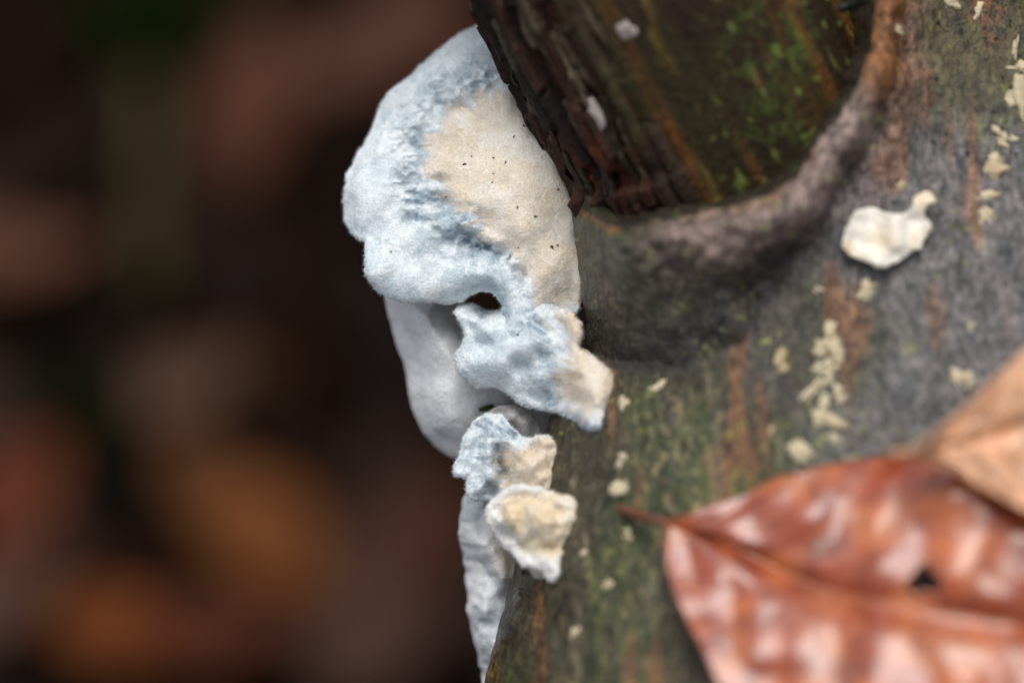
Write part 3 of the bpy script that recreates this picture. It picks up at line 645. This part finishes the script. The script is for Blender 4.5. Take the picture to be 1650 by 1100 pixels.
# broken-off fungus crumbs on the bark
def crumb_col(V, seed):
    nz = fbm(V[:,0] * 4, V[:,1] * 4, V[:,2] * 4, 160 + seed, 3)
    return mix(np.zeros((len(V), 3)) + np.array([.56, .48, .32]), np.array([.44, .32, .18]), sstep(.0, .5, nz) * .7)
BIG = [(1352,403),(1357,378),(1367,360),(1376,341),(1400,331),(1418,334),(1432,345),(1462,343),(1469,336),(1471,312),(1488,309),(1502,306),(1511,322),(1508,329),(1493,327),(1490,350),(1504,360),(1499,381),(1483,393),(1487,405),(1470,403),(1455,416),(1440,423),(1418,435),(1395,422),(1375,416)]
zc = float(zlog(np.array([1425.]), np.array([380.]))[0])
gx_, gy_ = (zlog(np.array([1475.]), np.array([380.]))[0] - zc) / 50, (zlog(np.array([1425.]), np.array([420.]))[0] - zc) / 40
V, F, vp, vq, vd = slab(BIG, zc + .12, lambda px, py, d: zc + .13 + gx_ * (px - 1425) + gy_ * (py - 380) + .10 * noise(px / 30, py / 30, 0, 161) + .05 * sstep(.25, 0, d) + .015 * fbm(px / 12, py / 12, 0, 162, 2), lambda px, py, d: .035 + .05 * sstep(.02, .3, d), h=.013, jag=.012, seed=9, zr=.7)
nz = fbm(V[:,0] * 3, V[:,1] * 3, V[:,2] * 3, 163, 3)
tag(mesh_obj('fungus_fragment', to_world(V), F, M['crumb'], None, mix(np.zeros((len(V), 3)) + np.array([.80, .76, .67]), np.array([.66, .49, .30]), np.clip(sstep(-.05, .4, nz) * .6 + .5 * blob(vp, vq, 1425, 385, 26, 20), 0, 1))),
    'large cream fungus fragment with a hooked tip, lying alone on grey bark', 'fungus fragment')

CR_GROUP = 'small fungus crumbs scattered on the bark'
crumbs = [  # px, py, radius px, (sx, sy), angle deg, label or None
 (1385,478,15,(1.5,.7),10,None),(1396,464,11,(1,.9),40,None),(1322,466,8,(1,.8),0,None),(1256,592,14,(.55,1.6),-20,None),
 (1338,566,18,(1,1),0,None),(1350,578,13,(1,1),0,None),(1334,596,16,(1.1,.8),0,None),(1321,618,7,(1,1),0,None),(1337,614,8,(1,.9),0,None),
 (1352,640,12,(1,.9),20,None),(1303,638,13,(1.4,.6),40,None),(1328,655,9,(.7,1.3),0,None),(1324,680,12,(.8,1.2),0,None),(1347,682,12,(1,1.1),0,None),
 (1340,708,9,(1,1),0,None),(1298,733,14,(1.3,.8),-25,None),(1560,616,16,(1.2,1),-20,None),(1336,540,10,(.7,1.8),-10,None),
 (1058,626,10,(1.2,.7),30,None),(1008,650,8,(1,1),0,None),(1002,648,5,(1,1),0,None),(1006,741,9,(1,1.1),0,None),(1007,787,14,(1.1,1),10,None),(1015,868,7,(1.3,.8),0,None),(1012,858,5,(1,1),0,None),(981,942,7,(1,1),0,None),(942,893,6,(1,1),0,None),(926,1021,8,(.8,1.3),-20,None),(1243,694,5,(1,1),0,None),
 (1452,303,9,(.9,1),0,None),(1604,278,15,(1,1.3),-30,None),(1588,318,10,(1.5,.5),5,None),(1588,350,11,(1,1.1),40,None),(1624,226,15,(1.5,.7),-25,None),
 (1530,4,17,(1.1,1.1),-30,None),(1576,20,8,(.7,1.4),-15,None),(1638,168,22,(.6,1.5),8,None),(1635,90,10,(.35,2.6),-10,None),(1645,110,11,(1.2,.8),0,None),(1445,48,9,(1.3,.8),0,None),
 (1565,527,6,(1,1),0,None)]
special = {4: 'topmost and biggest lump in the vertical trail of crumbs on the bark', 3: 'thin upright sliver of cream fungus beside the vertical trail of crumbs',
           16: 'lone cream crumb on grey bark next to the tan leaf edge', 36: 'long pale flake standing below a thin stalk-like flake on the bark', 30: 'cream crumb between two ragged flakes on the upper bark',
           22: 'pale crumb just above the leaf stalk tip', 0: 'curved cream crumb just below the large fragment, wider of the two there', 1: 'cream crumb between the curved crumb and the large fragment', 2: 'tiny cream crumb beside the curved crumb under the large fragment',
           18: 'curved cream crumb on bark a little beyond the tan lobe tip', 19: 'cream crumb right under the tan lobe tip', 21: 'small star-like crumb above the biggest crumb near the leaf stalk', 29: 'cream crumb just above the hooked tip of the large fragment',
           27: 'low crumb on the bark under the cream knob, slightly elongated', 39: 'ragged crumb beside the orange end of the callus collar', 37: 'thin stalk-like pale flake above the long pale flake', 31: 'thin flat pale flake under the cream crumb on the upper bark', 32: 'pale flake lowest of those below the two ragged flakes', 33: 'ragged pale flake between the long pale flake and the lower crumbs',
           35: 'narrow upright pale flake near the wedge-shaped flake', 38: 'broad pale flake at the foot of the thin stalk-like flake', 40: 'faint tiny crumb alone on grey bark above the tan leaf',
           20: 'pinhead crumb touching the crumb under the tan lobe tip', 23: 'small oval crumb on bark below the leaf stalk', 24: 'pinhead crumb above the oval crumb below the leaf stalk', 25: 'round crumb on olive bark below the cream knob level',
           26: 'tiny crumb close beside the cream knob on bark', 28: 'tiny lone crumb on mossy bark beside the crumb trail', 34: 'pale wedge-shaped flake at the far end of the log bark'}
trail = sorted([k_ for k_ in range(5, 18) if k_ not in special], key=lambda k_: crumbs[k_][1])
for i, (a, b_, r, st_, an_, lb) in enumerate(crumbs):
    q, nn = hit(a, b_)
    V, F = lump_mesh(q + nn * r * K * .25, r * K * 1.1, 200 + i, .4, st_, math.radians(an_), .95, 24)
    c = crumb_col(V, i)
    ordn = ['', 'first', 'second', 'third', 'fourth', 'fifth', 'sixth', 'seventh', 'eighth', 'ninth', 'tenth', 'eleventh', 'twelfth', 'thirteenth']
    if i in trail: special[i] = 'small cream crumb, %s down the vertical trail on the bark from the large fragment' % ordn[trail.index(i) + 1]
    lab = special.get(i, 'small cream fungus crumb in a trail on the bark' if 4 <= i <= 17 else 'small cream fungus crumb stuck on mossy bark' if i < 29 else 'small ragged cream flake on the upper bark')
    tag(mesh_obj('fungus_crumb', to_world(V), F, M['crumb'], None, c), lab, 'fungus crumb', None if i in special else CR_GROUP + (' in a trail' if 4 <= i <= 17 else ' near the lobes' if i < 29 else ' higher up'))
# pale chips caught on the stub
for i, (a, b_, r, st_, an_, lb) in enumerate([(1012,46,17,(.9,1.2),20,'pale triangular chip caught on the branch stub'), (962,182,19,(.5,1.5),25,'pale elongated chip wedged in the torn flank of the stub')]):
    q, nn = hit(a, b_); V, F = lump_mesh(q + nn * .03, r * K, 300 + i, .4, st_, math.radians(an_), .5, 16)
    tag(mesh_obj('wood_chip', to_world(V), F, M['crumb'], None, np.repeat([[.34, .29, .27]], len(V), 0)), lb, 'wood chip')

# ------------------------------------------------------------------ the fallen beech leaves on the log
def leaf(name, label, up, mid, lo, stem, lift, col_a, col_b, seed, hole=None, nv=8, wav=.02, curl=.25):
    up, mid, lo = [smooth_poly(t, 3, False) for t in (up, mid, lo)]
    def res(p, n):
        d = np.concatenate([[0], np.cumsum(np.hypot(*np.diff(p, axis=0).T))]); t = np.linspace(0, d[-1], n); return np.stack([np.interp(t, d, p[:,0]), np.interp(t, d, p[:,1])], 1)
    nu, nw = 150, 81; U_, M_, L_ = res(up, nu), res(mid, nu), res(lo, nu); v = np.linspace(-1, 1, nw)
    A = np.where(v[None,:,None] >= 0, M_[:,None] + (U_ - M_)[:,None] * v[None,:,None], M_[:,None] + (L_ - M_)[:,None] * (-v)[None,:,None])
    px, py = A[...,0], A[...,1]; u = np.linspace(0, 1, nu)[:,None] + 0 * v[None]; av = np.abs(v)[None] + 0 * u
    ph = u * (nv + 1) - av * 1.6 * (1 - u * .4)
    def height(px, py, u, av, ph, vs):
        z = lift(px, py, u, vs)
        z = z + wav * (.5 - .5 * np.cos(2 * np.pi * ph)) * sstep(0, .3, av) * sstep(0, .08, u) * sstep(1, .9, u) + .05 * wav * 0
        z = z + .16 * fbm(px / 130, py / 130, seed, 170 + seed, 2) + .012 * fbm(px / 40, py / 40, seed, 175 + seed, 2) - .14 * np.exp(-(av / .10) ** 2)
        return z + curl * av ** 2.2 * noise(u * 3 + seed, vs * .9, 0, 180 + seed)
    z = height(px, py, u, av, ph, v[None] + 0 * u)
    V = P(px, py, z); F = grid_faces(nu, nw)
    veinm = np.exp(-((ph - np.round(ph)) / .07) ** 2) * sstep(.02, .1, av)
    nz = fbm(px / 70, py / 70, 0, 190 + seed, 4); c = mix(np.zeros(V.shape) + col_a, col_b, sstep(-.2, .4, nz)); c = mix(c, col_a * .55, sstep(.15, .5, fbm(px / 40, py / 40, 3, 191 + seed, 3)) * .6); c = mix(c, col_b * 1.1, veinm * .35)
    Vf, cf = V.reshape(-1, 3), c.reshape(-1, 3)
    if hole:
        ctr = np.stack([px.ravel()[F].mean(1), py.ravel()[F].mean(1)], 1); a_ = np.arctan2(ctr[:,1] - hole[1], ctr[:,0] - hole[0])
        F = F[np.hypot((ctr[:,0] - hole[0]) / 1.35, ctr[:,1] - hole[1]) > hole[2] * (1 + .2 * np.sin(3 * a_))]
    root = thing(name, label, 'leaf', to_world(Vf[nw // 2] - [0, 0, .2]))
    b = mesh_obj('blade', to_world(Vf), F, M['leaf'], root, cf); sm_ = b.modifiers.new('thickness', 'SOLIDIFY'); sm_.thickness = .00022; sm_.offset = -1
    mv = V[:, nw // 2]; k = np.arange(0, nu, 5); rv, rf = tube(mv[k] + [0, 0, .012], np.linspace(.042, .012, len(k)), 7)
    mesh_obj('midrib', to_world(rv), rf, M['leaf'], root, np.repeat([col_b * .95], len(rv), 0))
    for side in (-1, 1):
        for q in range(1, nv + 1):
            pts = []
            for s_ in np.linspace(.02, .93, 14):
                uu = (q + s_ * 1.6 * (1 - q / (nv + 1) * .4)) / (nv + 1) * 1.0
                if uu > .97: break
                i0 = min(int(uu * (nu - 1)), nu - 1); j0 = int(round((side * s_ + 1) / 2 * (nw - 1))); pts.append(V[i0, j0])
            if len(pts) > 4:
                pts = smooth_poly(np.array(pts) + [0, 0, .004], 1, False); rv, rf = tube(pts, np.linspace(.017, .006, len(pts)), 5)
                mesh_obj('side_vein', to_world(rv), rf, M['leaf'], root, np.repeat([col_b * .9], len(rv), 0))
    if stem is not None:
        sp = smooth_poly(np.vstack([P(stem[:,0], stem[:,1], stem[:,2]), mv[:1]]), 2, False); rv, rf = tube(sp, np.linspace(.05, .06, len(sp)), 8)
        mesh_obj('leaf_stalk', to_world(rv), rf, M['leaf'], root, np.repeat([[.16, .045, .022]], len(rv), 0))
    return root

def lift1(px, py, u, v):
    zl = zlog_base(px, py)
    return zl + .5 + .6 * sstep(0, .7, u) + .15 * v * sstep(0, .3, u) * (-1)
def zlog_base(px, py):
    z = np.full(np.shape(px), 1.2)
    for _ in range(6):
        q = P(px, py, z); z = log_profile(q[...,0], q[...,1])
    return z
stem1 = np.array([(998, 818), (1020, 826), (1048, 835)], float)
stem1 = np.column_stack([stem1, zlog(stem1[:,0], stem1[:,1]) + [.06, .22, .40]])
leaf('fallen_leaf', 'glossy wet red-brown beech leaf with a small hole and stalk, on the log', 
     [(1074,842),(1105,828),(1150,812),(1200,800),(1245,773),(1300,758),(1360,745),(1430,738),(1500,722),(1580,730),(1670,790),(1780,900),(1900,1050)],
     [(1074,842),(1140,862),(1200,890),(1280,935),(1360,962),(1450,978),(1560,995),(1680,1012),(1800,1034),(1900,1050)],
     [(1074,842),(1068,872),(1074,912),(1086,955),(1108,1002),(1135,1048),(1158,1110),(1220,1210),(1340,1300),(1520,1320),(1700,1250),(1830,1140),(1900,1050)],
     stem1, lift1, np.array([.31, .05, .010]), np.array([.47, .12, .026]), 1, hole=(1490, 936, 19))
def lift2(px, py, u, v):
    return zlog_base(px, py) + 1.45 + .25 * u + .12 * v
leaf('fallen_leaf', 'paler tan beech leaf overlapping the glossy red-brown leaf on the log',
     [(1440,732),(1480,718),(1515,688),(1560,650),(1610,602),(1660,555),(1730,510),(1830,480),(1950,480),(2060,540)],
     [(1440,732),(1500,722),(1570,706),(1650,680),(1750,640),(1850,600),(1960,565),(2060,540)],
     [(1440,732),(1490,740),(1545,764),(1600,795),(1650,822),(1720,850),(1820,840),(1940,760),(2060,540)],
     None, lift2, np.array([.74, .37, .19]), np.array([.80, .48, .29]), 2, nv=9, wav=.05, curl=.12)

# ------------------------------------------------------------------ litter on the forest floor
LEAF_PAL = [np.array(c) for c in ([.075, .036, .022], [.055, .03, .024], [.10, .045, .02], [.045, .028, .022], [.085, .055, .04], [.06, .035, .012], [.035, .022, .02])]
def litter_leaf(c, L, yaw, tilt, roll, seed):
    nu, nw = 9, 5; u, v = np.meshgrid(np.linspace(0, 1, nu), np.linspace(-1, 1, nw), indexing='ij'); w = .3 * np.sin(np.pi * u ** .85) ** .8
    V = np.stack([(u - .5), v * w, .12 * np.abs(v) * w * 2 + .10 * np.sin(u * 4 + seed) + .04 * np.sin(v * 5 + u * 6 + seed)], -1).reshape(-1, 3) * L
    R = np.array(Matrix.Rotation(yaw, 3, 'Z') @ Matrix.Rotation(tilt, 3, 'Y') @ Matrix.Rotation(roll, 3, 'X'))
    return V @ R.T + c, grid_faces(nu, nw)
rng = np.random.default_rng(11); lv, lf, lc, kk = [], [], [], 0
c0 = ground_hit(500, 550)
for i in range(1500):
    if i < 900: pos = c0 + np.array([rng.normal(0, .2), rng.normal(0, .2), 0])
    else: pos = c0 + np.array([rng.normal(0, .5), rng.normal(0, .5), 0])
    pos[2] = rng.uniform(.0, .035)
    V, F = litter_leaf(pos, rng.uniform(.035, .075), rng.uniform(0, 6.28), rng.normal(0, .45), rng.normal(0, .5), i)
    lv.append(V); lf.append(F + kk); kk += len(V); lc.append(np.repeat(LEAF_PAL[rng.integers(len(LEAF_PAL))][None] * rng.uniform(.06, .42) * np.array([1.05, .85, .75]), len(V), 0))
o = mesh_obj('leaf_litter', np.vstack(lv), np.vstack(lf), M['litter'], None, np.vstack(lc), origin=(0, 0, 0))
tag(o, 'dark brown leaf litter covering the forest floor', 'leaf litter', None, 'stuff')

NAMED = [(430,880,.06,-.6,(.34,.13,.035),'amber-brown fallen leaf on the floor litter, level with the lower brackets'),
         (345,800,.05,-.7,(.22,.10,.04),'dull tan fallen leaf touching the amber-brown leaf on the floor'),
         (215,1000,.055,.3,(.36,.12,.035),'bright orange fallen leaf on the floor litter'),
         (350,1010,.05,.2,(.20,.065,.03),'russet fallen leaf beside the bright orange leaf on the floor'),
         (620,75,.075,.25,(.24,.12,.085),'broad pinkish-brown fallen leaf on the floor behind the large bracket'),
         (420,175,.065,1.3,(.22,.095,.055),'red-brown fallen leaf standing near the pinkish-brown leaf on the floor'),
         (35,800,.055,1.2,(.24,.07,.03),'rust-coloured fallen leaf on the floor beside green moss'),
         (310,620,.05,1.0,(.20,.125,.085),'beige fallen leaf lying alone amid dark floor litter'),
         (25,400,.065,.4,(.25,.12,.075),'light brown fallen leaf beyond the olive stem on the floor'),
         (600,960,.08,1.35,(.15,.085,.07),'long mauve-brown fallen leaf on the floor beneath the white strip'),
         (20,930,.05,.8,(.24,.14,.11),'pale pinkish fallen leaf on the floor near the rust-coloured leaf'),
         (690,880,.05,1.2,(.17,.07,.045),'narrow red-brown fallen leaf on the floor below the lower bracket')]
for i, (a, b_, L, yaw, c, lab) in enumerate(NAMED):
    V, F = litter_leaf(ground_hit(a, b_, .05), L * .95, yaw, .1 * math.sin(i), -.25 + .1 * math.cos(i * 2), i)
    tag(mesh_obj('floor_leaf', V, F, M['litter'], None, np.repeat([np.array(c) * np.array([.33, .27, .23])], len(V), 0)), lab, 'leaf', 'larger leaves on the forest floor')

# olive stem lying on the litter
a, b_, c = ground_hit(236, 120, .05), ground_hit(240, 300, .055), ground_hit(245, 470, .045)
rel_ = lambda w: ((np.asarray(w) - [0, 0, H0]) * 100) @ ROT
V, F = tube(smooth_poly(np.array([rel_(a), rel_(b_), rel_(c)]), 3, False), .36, 10)
V = V + .12 * np.stack([noise(V[:,0], V[:,1], V[:,2], 210 + k) for k in range(3)], 1)
tag(mesh_obj('dead_stem', to_world(V), F, M['twig']), 'thick olive-brown dead stem lying on the leaf litter', 'stem')
# moss cushions
def moss_cushion(px, py, R, label, seed, nb=260):
    r_ = np.random.default_rng(seed); c = ground_hit(px, py, .03); vv, ff, k = [], [], 0
    for i in range(nb):
        a_ = r_.uniform(0, 6.28); q = R * math.sqrt(r_.uniform()); b0 = c + np.array([q * math.cos(a_), q * math.sin(a_), -.01]); hgt = .02 * (1 - (q / R) ** 2) + .012
        t = b0 + np.array([r_.normal(0, .006), r_.normal(0, .006), hgt]); s = np.array([math.cos(a_ * 3), math.sin(a_ * 3), 0]) * .004; md = (b0 + t) / 2
        vv.append(np.array([b0 - s * .4, b0 + s * .4, md + s, t, md - s])); ff.append(np.array([[0, 1, 2], [0, 2, 4], [4, 2, 3]]) + k); k += 5
    tag(mesh_obj('moss_cushion', np.vstack(vv), np.vstack(ff), M['moss'], smooth=False), label, 'moss')
moss_cushion(270, 30, .028, 'bright green moss tuft on the floor at the head of the olive stem', 1)
moss_cushion(120, 720, .022, 'dull dark green moss tuft on the floor beside a rust-coloured leaf', 2, 120)
